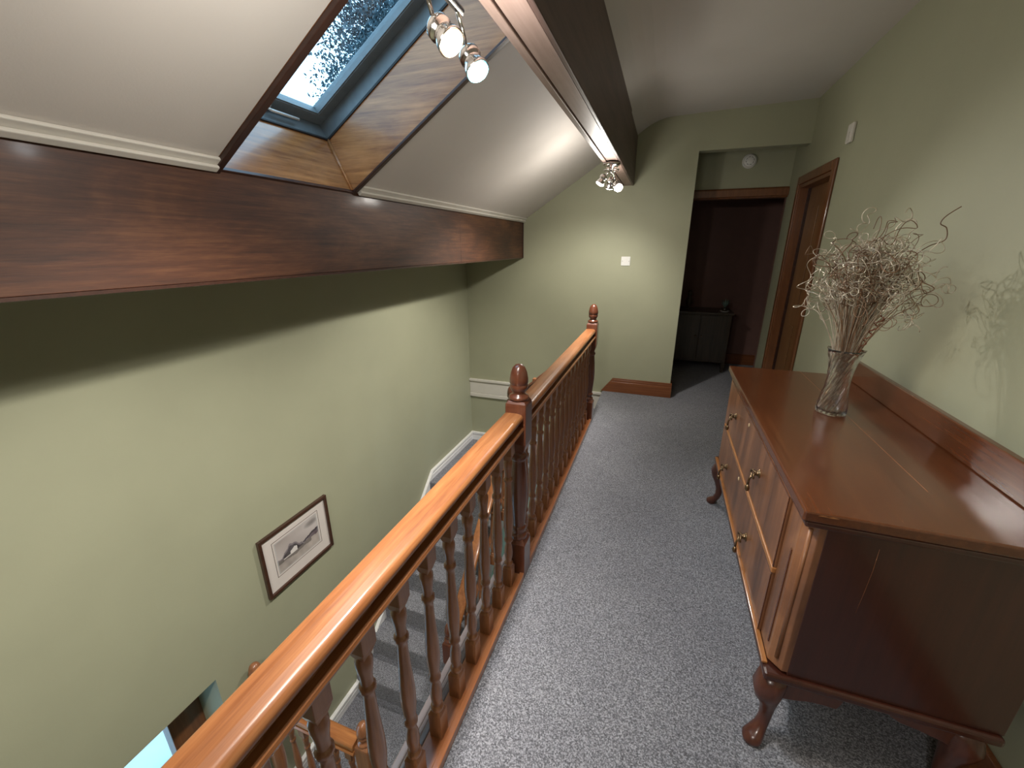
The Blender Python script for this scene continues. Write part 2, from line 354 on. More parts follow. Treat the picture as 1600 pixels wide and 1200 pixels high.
for z0, z1 in ((.2, .85), (1.0, 1.8)):
    for y0, y1 in ((DY0 + .13, 4.0), (4.09, DY1 - .13)):
        build('door_panel', MB().box(XR + .068, XR + .0745, y0, y1, z0, z1), 'doorpale', lf, .005)
build('stop_bead', MB().box(XR + .055, XR + .0745, DY1 - .045, DY1 - .0285, 0, DZ - .03).box(XR + .055, XR + .0745, DY0 + .0285, DY0 + .045, 0, DZ - .03), 'dark_trim', d1)
d2 = struct(bpy.data.objects.new('door_2', None)); d2.location = (.55, 4.82, 0); COL.objects.link(d2); d2['label'] = 'open doorway to a dark room under a wooden head moulding'
build('head_moulding', MB().prism([(4.785,1.945),(4.805,1.945),(4.82,1.93),(4.92,1.93),(4.92,2.02),(4.80,2.02),(4.785,2.005)], 'x', -.29, XR - .001), 'doorwood', d2, .003)

# skirting
def skirt_far():
    mb = MB()
    for (t, z0, z1) in ((.020, 0.0, .118), (.014, .1185, .140), (.009, .1405, .155)):
        f = lambda z: -.52 + .12 * z / .155
        mb.hexa([(f(z0), YF - t, z0), (.198, YF - t, z0), (.198, YF - .0005, z0), (f(z0), YF - .0005, z0), (f(z1), YF - t, z1), (.198, YF - t, z1), (.198, YF - .0005, z1), (f(z1), YF - .0005, z1)])
    mb.box(.181, .198, YF, YF + .12, 0, .150)
    return mb
struct(build('baseboard_far', skirt_far(), 'skirt', None, .003), 'red-brown moulded skirting board at the far wall')
struct(build('baseboard_right', MB().box(XR - .018, XR - .0005, YB, DY0 - AW, 0, .15), 'skirt', None, .004))
struct(build('baseboard_bedroom', MB().box(-.3, 1.6, 6.01, 6.03, 0, .14), 'skirt', None, .004))
# white ledge on far wall, level with the landing
tr = MB().box(XL, -.43, YF - .030, YF, -.050, -.022).box(XL, -.45, YF - .015, YF, -.205, -.0505).box(XL, -.45, YF - .022, YF, -.248, -.2055)
struct(build('trim_3', tr, 'white', None, .004), 'white boxed ledge on the far wall over the stairs')

# ------------------------------------------------------------------ stairs
Z1, Z2 = -.835, -2.10
st = thing('staircase', 'grey carpeted staircase turning down against the left wall', 'staircase', (-1.6, 2.6, -2.4))
XS = -1.27
for k in range(3):   # short flight down from the landing
    z = -.2088 * (k + 1); x1 = -.50 - .255 * k
    build('step', MB().box(x1 - .28, x1, 3.56, YF - .032, z - .18, z), 'carpet', st, .012)
build('quarter_landing', MB().box(XL + .001, XS, 3.27, YF - .001, Z1 - .2, Z1), 'carpet', st, .012)
NR = 7; RISE = (Z1 - Z2) / NR; GO = .218
for k in range(1, NR):
    z = Z1 - RISE * k; y1 = 3.27 - GO * (k - 1)
    build('step', MB().box(XL + .001, XS, y1 - GO - .018, y1 + .001, z - RISE - .02, z), 'carpet', st, .014)
YL = 3.27 - GO * (NR - 1)
build('half_landing', MB().box(XL + .001, XS, 1.28, YL + .02, Z2 - .2, Z2), 'carpet', st, .012)
# strings: white moulded board on the left wall, following the flight
def string_path(off): return [(YF, -.728 - off), (3.335 - .4 * off, -.732 - off), (1.935 - .4 * off, -1.99 - off), (1.18, -1.985 - off)]
def string_board(t, o0, o1, n):
    a, b = string_path(o0), string_path(o1); mb = MB()
    for i in range(3):
        (ya, za), (yb, zb) = a[i], a[i + 1]; (yc, zc), (yd, zd) = b[i], b[i + 1]
        mb.hexa([(XL + .0005, yb, zb), (XL + t, yb, zb), (XL + t, yd, zd), (XL + .0005, yd, zd), (XL + .0005, ya, za), (XL + t, ya, za), (XL + t, yc, zc), (XL + .0005, yc, zc)])
    return mb
strg = MB()
for t, o0, o1 in ((.030, 0, .022), (.016, .022, .048), (.024, .048, .062), (.018, .062, .24)):
    q = string_board(t, o0, o1, 0); strg.add(q.v, q.f)
strg.box(XL, XS, YF - .028, YF - .0005, -.75, -.728).box(XL, XS, YF - .016, YF - .0005, -.776, -.75).box(XL, XS, YF - .022, YF - .0005, Z1, -.776)
M['white_lit'] = plain('lit_white_gloss', (0.84, 0.83, 0.82), 0.3, var=0.03)  # trim white lightened in colour to stand in for weak stairwell light
struct(build('trim_4', strg, 'white_lit'), 'white moulded string board following the stairs on the left wall')
oust = MB().prism([(3.30, -.70), (3.30, -1.05), (1.90, -2.32), (1.90, -1.97)], 'x', XS + .001, XS + .035)
build('outer_string', oust, 'skirt', st, .004)

# ------------------------------------------------------------------ balustrades
BP = [(.0215, 0), (.0215, .098), (.006, .125)]                                   # square foot
RP = [(.010,.100),(.0205,.112),(.0205,.122),(.0135,.130),(.0135,.138),(.017,.150),(.0190,.175),(.0165,.205),(.0125,.222),(.0125,.232),(.0190,.240),(.0190,.250),(.0150,.256),
      (.0165,.275),(.0200,.310),(.0212,.345),(.0200,.385),(.0172,.430),(.0148,.480),(.0135,.520),(.0135,.535),(.0190,.542),(.0190,.553),(.0135,.560),(.0148,.585),(.0190,.612),(.0195,.630),(.0150,.642),(.012,.660)]
TP = [(.010,.634),(.0150,.645),(.0225,.668),(.0225,.765)]
def baluster_mesh():
    mb = MB(); mb.square(BP, 0, 0); mb.lathe(RP, 0, 0, 0, 16)
    mb.square(TP, 0, 0); return mb
NP_B = [(.045,0),(.045,.185),(.020,.225)]
NP_R = [(.02,.185),(.040,.205),(.040,.222),(.030,.230),(.030,.240),(.036,.250),(.036,.262),(.029,.270),(.034,.32),(.040,.40),(.041,.46),(.037,.54),(.031,.60),(.030,.61),(.038,.618),(.038,.632),(.030,.640),(.030,.66)]
NP_T = [(.024,.645),(.036,.665),(.045,.700),(.045,.872),(.043,.882),(.036,.892)]
NP_F = [(.025,.885),(.0425,.896),(.0435,.903),(.040,.910),(.027,.917),(.0255,.923),(.031,.931),(.037,.942),(.0385,.955),(.0365,.958),(.0365,.962),(.0395,.966),(.0385,.985),(.034,1.010),(.026,1.030),(.014,1.042),(.003,1.045)]
def scaled(p, k): return [(r * k, z) for r, z in p]
def make_newel(parent, x, y, z, mat='newel', h=0.0, sx=1.0):
    mb = MB(); mb.square(scaled(NP_B, sx), x, y, z); mb.lathe([(r*sx, q) for r, q in NP_R], x, y, z, 20); mb.square([(r*sx, q + h) for r, q in NP_T], x, y, z)
    if h: mb.lathe([(.03*sx, .6), (.03*sx, .7 + h)], x, y, z, 20)
    n = build('newel_post', mb, mat, parent, .003, loc=(x, y, z))
    build('finial', MB().lathe([(r*sx, q + h) for r, q in NP_F], x, y, z, 24), mat, n, label='acorn finial')
    return n
RAIL = [(-.0430,.808),(-.0430,.830),(-.0400,.838),(-.034,.8425),(-.012,.8445),(.012,.8445),(.030,.8420),(.0375,.8375),(.0420,.830),(.0430,.822),(.0405,.815),(.034,.812),(.023,.811),(.022,.786),(-.022,.786),(-.023,.804),(-.036,.804)]
FIL = [(-.036,.762),(.036,.762),(.0440,.768),(.0460,.775),(.0440,.782),(.039,.7855),(-.039,.7855),(-.046,.775),(-.044,.768)]
XB = -.5275
bal = thing('landing_balustrade', 'long oak balustrade with turned spindles and two acorn newels along the landing edge', 'balustrade', (XB, 2.0, 0))
NY = (-.42, 1.545, 3.49)
for y in NY: make_newel(bal, XB + .008, y, 0.0)
proto = None
def place_bal(parent, x, y, z, mat='turned'):
    global proto
    if proto is None:
        proto = build('baluster', baluster_mesh(), mat, parent, .0015, loc=None)
        proto.location = Vector((x, y, z)) - origin(parent)
        # mesh was written around the parent's origin, so move it back onto its own
        for v in proto.data.vertices: v.co += origin(parent)
        return proto
    c = proto.copy(); link(c, parent); c.location = Vector((x, y, z)) - origin(parent); return c
for a, b in ((NY[0], NY[1]), (NY[1], NY[2])):
    build('handrail', MB().prism([(XB + p, z) for p, z in RAIL], 'y', a + .045, b - .045), 'rail', bal, .003, seg=3)
    build('fillet', MB().prism([(XB + p, z) for p, z in FIL], 'y', a + .045, b - .045), 'rail', bal, .002)
    bs = MB().box(XB - .030, XB + .030, a + .045, b - .045, .0005, .024).box(XB + .0305, XB + .052, a + .045, b - .045, .0005, .036)
    build('base_rail', bs, 'sill', bal, .003)
y = 1.43
while y > -.3: place_bal(bal, XB, y, .022); y -= .1305
y = 1.662
while y < 3.42: place_bal(bal, XB, y, .022); y += .1305
nos = MB().box(-.625, -.6005, YB, 3.55, -.030, .004).box(-.622, -.6005, YB, 3.55, -.075, -.0305).box(-.598, -.582, YB, 3.55, .0005, .010).box(-.5815, -.560, YB, 3.55, .0005, .016).box(-.618, -.6005, YB, 3.55, -.25, -.0755)
struct(build('trim_5', nos, 'nosing', None, .006), 'painted nosing on the stairwell edge of the landing')

# stair balustrade: short rake from the far newel, then down the main flight
sb = thing('stair_balustrade', 'raking wooden balustrade beside the stairs behind the landing spindles', 'balustrade', (XS, 3.4, Z1))
make_newel(sb, XS + .045, 3.42, Z1 + .001, 'newel', .06)
make_newel(sb, XS + .085, 1.98, Z2 + .001, 'newel', .0)
def rake(parent, a, b, mat):   # sheared rail between two points (top centre line)
    a = Vector(a); b = Vector(b); d = (b - a); side = Vector((-d.y, d.x, 0)).normalized()
    sec = [(p, z - .844) for p, z in RAIL]
    build('handrail', MB().rings([[q + side * p + Vector((0, 0, z)) for p, z in sec] for q in (a, b)], True, True), mat, parent)
rake(sb, (XB - .04, 3.47, .74), (XS + .09, 3.43, .20), 'newel')
rake(sb, (XS + .06, 3.375, .03), (XS + .08, 2.02, -1.20), 'rail')
for k in range(4):
    t = (k + .5) / 4; x = XB - .06 + (XS + .09 - XB) * t; zt = .74 - .54 * t
    place_bal(sb, x, 3.46 - .05 * t, zt - .80)
for k in range(9):
    t = (k + .6) / 9.2; place_bal(sb, XS + .062 + .018*t, 3.375 - 1.355 * t, .03 - 1.23 * t - .81)
# lower guard rail on the half landing
build('landing_curb', MB().box(XL + .001, XS, 1.13, 1.2795, Z2 - .2, Z2 - .0005), 'skirt', st)
lb = thing('lower_balustrade', 'short oak balustrade guarding the half landing at the bottom of the stairwell', 'balustrade', (-1.7, 1.22, Z2))
make_newel(lb, -1.345, 1.235, Z2, 'turned')
make_newel(lb, -2.045, 1.18, Z2, 'turned', .22)
build('handrail', MB().prism([(1.22 + p, Z2 + .06 + z) for p, z in RAIL], 'x', -1.995, -1.39), 'rail_x', lb, .003, seg=3)
build('fillet', MB().prism([(1.22 + p, Z2 + .06 + z) for p, z in FIL], 'x', -1.995, -1.39), 'rail_x', lb)
build('base_rail', MB().box(-1.995, -1.39, 1.19, 1.25, Z2 + .0005, Z2 + .06), 'sill', lb, .003)
for k in range(5): place_bal(lb, -1.93 + .118 * k, 1.22, Z2 + .06)

# ------------------------------------------------------------------ chest of drawers
X0, X1, Y0, Y1 = .416, .945, 1.099, 2.490
ch = thing('chest_of_drawers', 'low mahogany two-drawer chest on cabriole legs against the right wall', 'chest of drawers', (.68, 1.8, 0))
CT = .062
plan = [(X0, Y0 + CT), (X0 + CT*.55, Y0), (X1, Y0), (X1, Y1), (X0 + CT*.55, Y1), (X0, Y1 - CT)]
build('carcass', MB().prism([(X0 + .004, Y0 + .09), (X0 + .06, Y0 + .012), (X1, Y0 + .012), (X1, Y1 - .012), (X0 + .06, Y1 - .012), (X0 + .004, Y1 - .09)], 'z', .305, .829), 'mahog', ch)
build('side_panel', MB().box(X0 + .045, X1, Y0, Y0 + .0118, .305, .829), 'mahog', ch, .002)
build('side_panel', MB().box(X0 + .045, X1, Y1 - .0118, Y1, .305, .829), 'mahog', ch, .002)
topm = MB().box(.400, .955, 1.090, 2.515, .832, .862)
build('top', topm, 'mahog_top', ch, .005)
build('top_inlay_joint', MB().box(.74, .7412, 1.3, 2.514, .8621, .8624), 'edge', ch, label='pale hairline joint across the top')
build('under_moulding', MB().prism([(X0-.008, Y0-.008), (X1, Y0-.008), (X1, Y1+.008), (X0-.008, Y1+.008)], 'z', .816, .8318), 'mahog', ch, .004)
spb = MB().prism([(1.115, .8625), (1.115, .945), (1.135, .965), (2.47, .965), (2.49, .945), (2.49, .8625)], 'x', .928, .952)
build('back_board', spb, 'mahog_top', ch, .004)
build('base_moulding', MB().box(X0 - .014, X1, Y0 - .014, Y1 + .014, .278, .3045), 'mahog', ch, .008)
build('edge_strip', MB().box(X0 - .016, X0 - .0005, Y0 + .02, Y1 - .02, .3048, .313), 'edge', ch, .002)
DRY0, DRY1 = Y0 + .135, Y1 - .105
for yy0, yy1 in ((Y0 + .0, DRY0 - .006), (DRY1 + .006, Y1)):
    near = yy0 < 1.5
    if near:
        build('corner_stile', MB().prism([(X0, yy0 + .034), (X0, yy1), (X0 + .05, yy1), (X0 + .05, yy0 + .001), (X0 + .030, yy0 + .001)], 'z', .3135, .8155), 'walnut', ch, .002)
        build('reed', MB().prism([(X0 - .003, yy0 + .050), (X0 - .003, yy0 + .058), (X0, yy0 + .058), (X0, yy0 + .050)], 'z', .36, .70), 'mahog_top', ch, .0015)
        build('reed', MB().tube([(X0 + .016, yy0 + .016, .345), (X0 + .016, yy0 + .016, .80)], .006, 8), 'walnut', ch)
    else:
        build('corner_stile', MB().prism([(X0, yy0), (X0, yy1 - .034), (X0 + .03, yy1 - .001), (X0 + .05, yy1 - .001), (X0 + .05, yy0)], 'z', .3135, .8155), 'walnut', ch, .002)
def handle_mesh(x, y, z):
    k = 1.45; mb = MB(); mb.axial([(.012*k,0),(.012*k,.002),(.008*k,.005),(.006*k,.012),(.0075*k,.014),(.003*k,.017)], (x, y, z), (-1,0,0), 14)
    for s in (-1, 1):
        mb.tube([(x - .010, y, z), (x - .014*k, y + s*.008*k, z + .004*k), (x - .016*k, y + s*.016*k, z - .001), (x - .015*k, y + s*.015*k, z - .008*k), (x - .016*k, y + s*.006*k, z - .011*k), (x - .017*k, y, z - .009*k)], .0026*k, 6)
    mb.tube([(x - .015*k, y, z - .004), (x - .021*k, y - .004, z - .018*k), (x - .022*k, y - .006, z - .034*k)], [.0028*k, .0026*k, .003*k], 8)
    mb.axial([(.002*k,0),(.0052*k,.006*k),(.006*k,.012*k),(.004*k,.018*k),(.001*k,.020*k)], (x - .022*k, y - .006, z - .032*k), (0,-.08,-1), 10)
    return mb
for z0, z1, hz, ez in ((.5655, .8145, .700, .775), (.3145, .5455, .418, .515)):
    d = build('drawer', MB().box(X0 - .006, X0 + .0035, DRY0, DRY1, z0, z1), 'walnut', ch, .002)
    build('drawer_beading', MB().box(X0 - .009, X0 - .0062, DRY0, DRY1, z1 - .006, z1 - .0005).box(X0 - .009, X0 - .0062, DRY0, DRY0 + .005, z0, z1 - .007), 'mahog_top', d, .001)
    for hy in (1.575, 2.150): build('handle', handle_mesh(X0 - .006, hy, hz), 'brass', d, label='aged brass drop handle')
    build('escutcheon', MB().axial([(.009,0),(.009,.002),(.005,.003)], (X0 - .0062, 1.86, ez), (-1,0,0), 14), 'ivory', d)
build('drawer_divider', MB().box(X0 - .011, X0 + .0035, DRY0 - .004, DRY1 + .004, .5462, .5648), 'edge', ch, .003)
# aprons
for y0, y1 in ((Y0 + .004, Y0 + .022), (Y1 - .022, Y1 - .004)):
    build('side_bracket', MB().prism([(X0 + .05, .2775), (X0 + .05, .205), (X0 + .085, .212), (X0 + .115, .222), (X0 + .150, .226), (X0 + .185, .225), (X0 + .192, .245), (X0 + .20, .2775)], 'y', y0, y1), 'legwood', ch, .002)
    build('side_bracket', MB().prism([(X1 - .235, .2775), (X1 - .225, .258), (X1 - .20, .245), (X1 - .16, .238), (X1 - .10, .222), (X1 - .05, .20), (X1 - .02, .20), (X1 - .02, .2775)], 'y', y0, y1), 'legwood', ch, .002)
for pts in ([(Y0 + .06, .2775), (Y0 + .06, .21), (Y0 + .085, .235), (Y0 + .11, .245), (Y0 + .14, .27), (Y0 + .155, .2775)],
            [(Y1 - .06, .2775), (Y1 - .06, .20), (Y1 - .075, .205), (Y1 - .095, .222), (Y1 - .11, .250), (Y1 - .135, .245), (Y1 - .155, .2775)]):
    build('front_bracket', MB().prism(pts, 'x', X0 + .002, X0 + .02), 'walnut', ch, .002)
def cabriole(x, y, ox, oy):
    pr = [(.2772,.000,.034),(.255,.004,.038),(.225,.011,.040),(.19,.009,.034),(.16,.002,.0265),(.12,-.004,.0205),(.08,-.004,.0175),(.05,.002,.0185),(.032,.012,.024),(.018,.019,.029),(.006,.020,.027),(0,.019,.024)]
    rs = []
    for z, o, r in pr:
        ring_ = []
        for i in range(14):
            a = 2*math.pi*i/14; k = 1.0 + .10*abs(math.sin(2*a))*(1 if z > .15 else .3)
            ring_.append((x + ox*o + r*k*math.cos(a), y + oy*o + r*k*math.sin(a), z))
        rs.append(ring_)
    return MB().rings(rs)
for x, y, ox, oy in ((X0 + .028, Y0 + .030, -1.3, -1.3), (X0 + .028, Y1 - .032, -1.2, 1.0), (X1 - .055, Y0 + .032, .4, -.8), (X1 - .055, Y1 - .032, .4, .8)):
    build('leg', cabriole(x, y, ox, oy), 'legwood', ch)
chip = MB().prism([(.43, .8545), (.44, .857), (.452, .855), (.462, .857), (.475, .8545), (.460, .8535), (.445, .854)], 'y', 1.0892, 1.0899)
build('veneer_chip', chip, 'edge', ch, label='pale chip in the veneer edge')

build('veneer_crack', MB().tube([(.575, Y0 - .0002, .785), (.576, Y0 - .0002, .72), (.573, Y0 - .0002, .64), (.570, Y0 - .0002, .58)], .0005, 5), 'skirt', ch, label='fine pale crack down the side')
# ------------------------------------------------------------------ vase and dried stems
VX, VY, VZ = .690, 1.888, .8626
vs = thing('glass_vase', 'clear swirled glass vase standing on the chest of drawers', 'vase', (VX, VY, VZ))
vprof = [(.0, .050), (.004, .052), (.03, .049), (.07, .043), (.11, .0375), (.15, .0365), (.19, .040), (.22, .046), (.245, .053), (.26, .058)]
def vr(z):
    for (a, b), (c, d) in zip(vprof, vprof[1:]):
        if a <= z <= c: return b + (d - b) * (z - a) / (c - a)
    return vprof[-1][1]
NS = 96; rings_ = []
for k in range(40):
    z = .26 * k / 39; tw = z * 9.0; amp = .0030 * min(1, z / .02)
    flare = .0 if z < .235 else (z - .235) / .025
    rings_.append([(VX + (vr(z) + amp*math.cos(18*(2*math.pi*i/NS) ) + flare*.004*math.cos(5*2*math.pi*i/NS))*math.cos(2*math.pi*i/NS + tw),
                    VY + (vr(z) + amp*math.cos(18*(2*math.pi*i/NS) ) + flare*.004*math.cos(5*2*math.pi*i/NS))*math.sin(2*math.pi*i/NS + tw), VZ + z) for i in range(NS)])
inner = []
for k in range(20):
    z = .26 - (.26 - .012) * k / 19
    inner.append([(VX + (vr(z) - .0045)*math.cos(2*math.pi*i/NS + z*9), VY + (vr(z) - .0045)*math.sin(2*math.pi*i/NS + z*9), VZ + z) for i in range(NS)])
build('bowl', MB().rings(rings_ + inner), 'glass', vs)
bq = thing('dried_bouquet', 'bunch of curly gilded dried stems arranged in the glass vase', 'dried flowers', (VX, VY, VZ + .02))
def curl_stem(i, a, lean, h, mat, curls=True, rad=.0013, cr=.022):
    rnd = random.Random(100 + i); pts = []
    b0 = Vector((VX + rnd.uniform(-.016, .016), VY + rnd.uniform(-.016, .016), VZ + .05 + rnd.uniform(0, .05)))
    neck_r = rnd.uniform(.0, .026); neck = Vector((VX + neck_r*math.cos(a), VY + neck_r*math.sin(a), VZ + .18))
    tip = Vector((VX + lean*math.cos(a), VY + lean*math.sin(a), VZ + h))
    for k in range(8): pts.append(b0.lerp(neck, k / 8))
    c = Vector((neck.x + (neck.x - VX) * 1.2, neck.y + (neck.y - VY) * 1.2, VZ + .18 + (h - .18) * .55))
    for k in range(14):
        t = k / 14; pts.append(neck*(1-t)**2 + c*2*t*(1-t) + tip*t*t)
    if curls:
        d_ = (pts[-1] - pts[-3]).normalized(); ax = Vector((rnd.uniform(-1, 1), rnd.uniform(-1, 1), rnd.uniform(-1, 1))).normalized(); q = pts[-1].copy()
        N = rnd.randint(34, 60); st_ = .0072; tw_ = rnd.uniform(.28, .50) * cr / .022
        for k in range(N):
            ax = (ax + Vector((rnd.gauss(0,1), rnd.gauss(0,1), rnd.gauss(0,1))) * .10).normalized()
            d_ = Matrix.Rotation(tw_ * (.5 + .8 * math.sin(k * .13 + i) ** 2), 3, ax) @ d_
            off = q - tip
            d_ = (d_ - off * (.9 if off.length > .05 else 0)).normalized()
            q = q + d_ * st_; pts.append(q.copy())
    mb = MB().tube(pts, rad, 5)
    return build('curly_stem', mb, mat, bq)
for i in range(190):
    rr = random.random()
    a = random.uniform(0, 2*math.pi); q_ = math.sqrt(random.random()); lean = .135 * q_
    h = .620 * math.cos(q_ * .66) + random.uniform(-.10, .045)
    curl_stem(i, a, lean, h, 'stem' if rr < .75 else 'stem_brown', True, random.uniform(.0010, .0017), random.uniform(.014, .030))
for i in range(26):   # stems low in the fan, hardly curled
    a = random.uniform(0, 2*math.pi); curl_stem(300 + i, a, random.uniform(.05, .15), random.uniform(.42, .55), 'stem_brown', i % 2 == 0, .0013, .020)
# two long stray stems and a rust coloured twig
def stray(pts, mat, rad):
    out = []; P = [Vector(p) for p in pts]
    for i in range(len(P) - 1):
        p0 = P[max(i-1,0)]; p1 = P[i]; p2 = P[i+1]; p3 = P[min(i+2,len(P)-1)]
        for k in range(8):
            t = k/8; out.append(.5*((2*p1) + (p2-p0)*t + (2*p0-5*p1+4*p2-p3)*t*t + (3*p1-p0-3*p2+p3)*t**3))
    out.append(P[-1]); return build('curly_stem', MB().tube(out, rad, 6), mat, bq)
Zb = VZ
stray([(VX,VY,Zb+.02),(VX+.015,VY-.01,Zb+.2),(VX+.05,VY-.03,Zb+.40),(VX+.082,VY-.05,Zb+.54),(VX+.10,VY-.055,Zb+.60),(VX+.13,VY-.06,Zb+.635),(VX+.165,VY-.065,Zb+.655),(VX+.160,VY-.065,Zb+.690),(VX+.143,VY-.06,Zb+.705),(VX+.152,VY-.06,Zb+.728),(VX+.180,VY-.065,Zb+.755)], 'stem_brown', .0016)
stray([(VX,VY,Zb+.02),(VX+.025,VY-.012,Zb+.2),(VX+.06,VY-.05,Zb+.36),(VX+.10,VY-.09,Zb+.46),(VX+.15,VY-.12,Zb+.50),(VX+.11,VY-.11,Zb+.53),(VX+.10,VY-.10,Zb+.58)], 'stem_brown', .0014)
stray([(VX,VY,Zb+.02),(VX+.02,VY-.01,Zb+.2),(VX+.05,VY-.04,Zb+.45),(VX+.08,VY-.07,Zb+.60),(VX+.12,VY-.09,Zb+.62),(VX+.14,VY-.10,Zb+.66)], 'stem', .0013)
tw = []
for k in range(90):
    t = k / 89; ph = t * 40; tw.append((VX + .012 + .05*t + .008*math.cos(ph), VY - .012 - .045*t + .008*math.sin(ph), Zb + .2 + .20*t))
build('rust_twig', MB().tube(tw, .0024, 6), 'berry', bq, label='rust coloured twisted twig')

# ------------------------------------------------------------------ spot lights
LAMP_W = {'white': (1.0, 0.95, 0.88), 'warm': (1.0, 0.88, 0.74), 'cool': (0.94, 0.98, 1.0)}
def lamp_head(fix, joint, pos, aim, lens, power, tint, size=.030, blend=.8, angle=150, spill=.06):
    """chrome cup hung from joint; its lens centre at pos, looking along aim"""
    J = Vector(joint); Pp = Vector(pos); d = Vector(aim).normalized()
    back = Pp - d * .062
    build('arm', MB().tube([J, J.lerp(back, .5) + Vector((0, 0, .004)), back], .005, 8), 'chrome', fix)
    hd_ = build('lamp_head', MB().axial([(.010,-.006),(.020,0),(.026,.008),(.0265,.022),(.0215,.026),(.022,.034),(.0275,.044),(.0300,.054),(.0300,.0585)], back, d, 24), 'chrome', fix)
    build('lens', MB().axial([(.0268,.0588),(.0268,.062),(.024,.0650),(.0205,.0664),(.0205,.0600)], back, d, 24), lens, hd_)
    build('bulb', MB().axial([(.0203,.0605),(.0203,.0664),(.012,.0680),(.002,.0685)], back, d, 24), 'bulb', hd_)
    ld = bpy.data.lights.new('lamp_light', 'SPOT'); ld.energy = power; ld.color = LAMP_W[tint]; ld.spot_size = R(angle); ld.spot_blend = blend; ld.shadow_soft_size = size
    lo = bpy.data.objects.new('lamp_light', ld); lo.location = Pp + d * .018; lo.rotation_euler = d.to_track_quat('-Z', 'Y').to_euler(); COL.objects.link(lo)
    q = bpy.data.lights.new('lamp_spill', 'POINT'); q.energy = power * spill; q.color = LAMP_W[tint]; q.shadow_soft_size = size
    qo = bpy.data.objects.new('lamp_spill', q); qo.location = Pp + d * .03; COL.objects.link(qo)
# far fitting: round plate with ring, two heads
ff = thing('spotlight_cluster', 'chrome spotlight cluster glowing at the far end of the ridge beam', 'spotlight', (-.405, 3.14, 2.03))
build('plate', MB().lathe([(.058,0),(.058,-.010),(.050,-.020),(.020,-.024),(.012,-.045)], -.405, 3.14, 2.0295, 28), 'chrome', ff)
rg = MB(); rg.tube([(-.405 + .05*math.cos(2*math.pi*k/28), 3.14 + .05*math.sin(2*math.pi*k/28), 1.985) for k in range(29)], .0035, 6)
build('ring', rg, 'chrome', ff)
for a in (0, 2.1, 4.2): build('ring_stay', MB().tube([(-.405 + .05*math.cos(a), 3.14 + .05*math.sin(a), 1.985), (-.405 + .03*math.cos(a), 3.14 + .03*math.sin(a), 2.012)], .003, 6), 'chrome', ff)
lamp_head(ff, (-.405, 3.14, 1.985), (-.425, 3.265, 1.893), (-.14, .50, -.75), 'lens_white', 36, 'white', angle=108, spill=.09)
lamp_head(ff, (-.400, 3.14, 1.985), (-.352, 3.185, 1.878), (.52, -.80, -.70), 'lens_white', 28, 'white', size=.014, angle=100)
lamp_head(ff, (-.41, 3.14, 1.985), (-.475, 3.12, 1.90), (-.50, -.10, -.90), 'lens_white', 130, 'white', angle=104, blend=1.0)  # third head, guessed and added to throw light on the left wall
# near fitting: bar with heads over the skylight
nf = thing('spotlight_bar', 'chrome spotlight bar with warm and cool lamps in front of the roof window', 'spotlight', (-.415, .80, 2.03))
build('bar', MB().tube([(-.490, .35, 2.000), (-.490, 1.04, 2.000)], .009, 10), 'chrome', nf)
build('plate', MB().lathe([(.045,0),(.045,-.008),(.03,-.014)], -.415, .62, 2.0295, 24), 'chrome', nf)
build('bracket', MB().tube([(-.415, .62, 2.016), (-.45, .62, 2.010), (-.490, .62, 2.000)], .006, 8), 'chrome', nf)
lamp_head(nf, (-.490, .86, 1.994), (-.462, .935, 1.898), (.60, -.10, -.62), 'lens_warm', 22, 'warm', angle=120, spill=.16)
lamp_head(nf, (-.490, 1.02, 1.994), (-.470, 1.085, 1.896), (.42, -.12, -.66), 'lens_cool', 26, 'cool', angle=120, spill=.12)
lamp_head(nf, (-.490, .68, 1.994), (-.53, .70, 1.91), (-.44, .16, -.95), 'lens_warm', 120, 'white', angle=100, blend=1.0)  # extra head out of view, added for the left wall's light
# unseen fitting guessed behind the photographer, added to light landing and stairwell
bf = thing('spotlight_bar', 'unseen chrome spotlight bar added on the ridge beam behind the viewer to light the stairwell and landing', 'spotlight', (-.415, -1.1, 2.03))
build('bar', MB().tube([(-.415, -1.3, 2.012), (-.415, -.9, 2.012)], .009, 10), 'chrome', bf)
lamp_head(bf, (-.415, -1.2, 2.006), (-.39, -1.2, 1.90), (.45, .45, -.85), 'lens_white', 34, 'white', angle=110)
lamp_head(bf, (-.415, -1.0, 2.006), (-.46, -1.0, 1.90), (-.42, .40, -.95), 'lens_white', 100, 'white', angle=100, blend=1.0)

# ------------------------------------------------------------------ picture
pc = thing('framed_picture', 'small dark framed landscape print hanging on the stairwell wall', 'picture', (XL + .001, 1.655, -.575))
PY0, PY1, PZ0, PZ1 = 1.385, 1.925, -.572, -.150
fr = MB(); FWD = .020
fr.box(XL + .001, XL + .024, PY0, PY0 + FWD, PZ0, PZ1).box(XL + .001, XL + .024, PY1 - FWD, PY1, PZ0, PZ1).box(XL + .001, XL + .024, PY0 + FWD, PY1 - FWD, PZ0, PZ0 + FWD).box(XL + .001, XL + .024, PY0 + FWD, PY1 - FWD, PZ1 - FWD, PZ1)
build('frame', fr, 'framewood', pc, .003)
build('mount', MB().box(XL + .002, XL + .010, PY0 + FWD, PY1 - FWD, PZ0 + FWD, PZ1 - FWD), 'mat', pc)
LY0, LY1, LZ0, LZ1 = PY0 + .085, PY1 - .085, PZ0 + .095, PZ1 - .072
ln = MB(); t = .0032
ln.box(XL + .0101, XL + .0106, LY0, LY1, LZ0, LZ0 + t).box(XL + .0101, XL + .0106, LY0, LY1, LZ1 - t, LZ1).box(XL + .0101, XL + .0106, LY0, LY0 + t, LZ0 + t, LZ1 - t).box(XL + .0101, XL + .0106, LY1 - t, LY1, LZ0 + t, LZ1 - t)
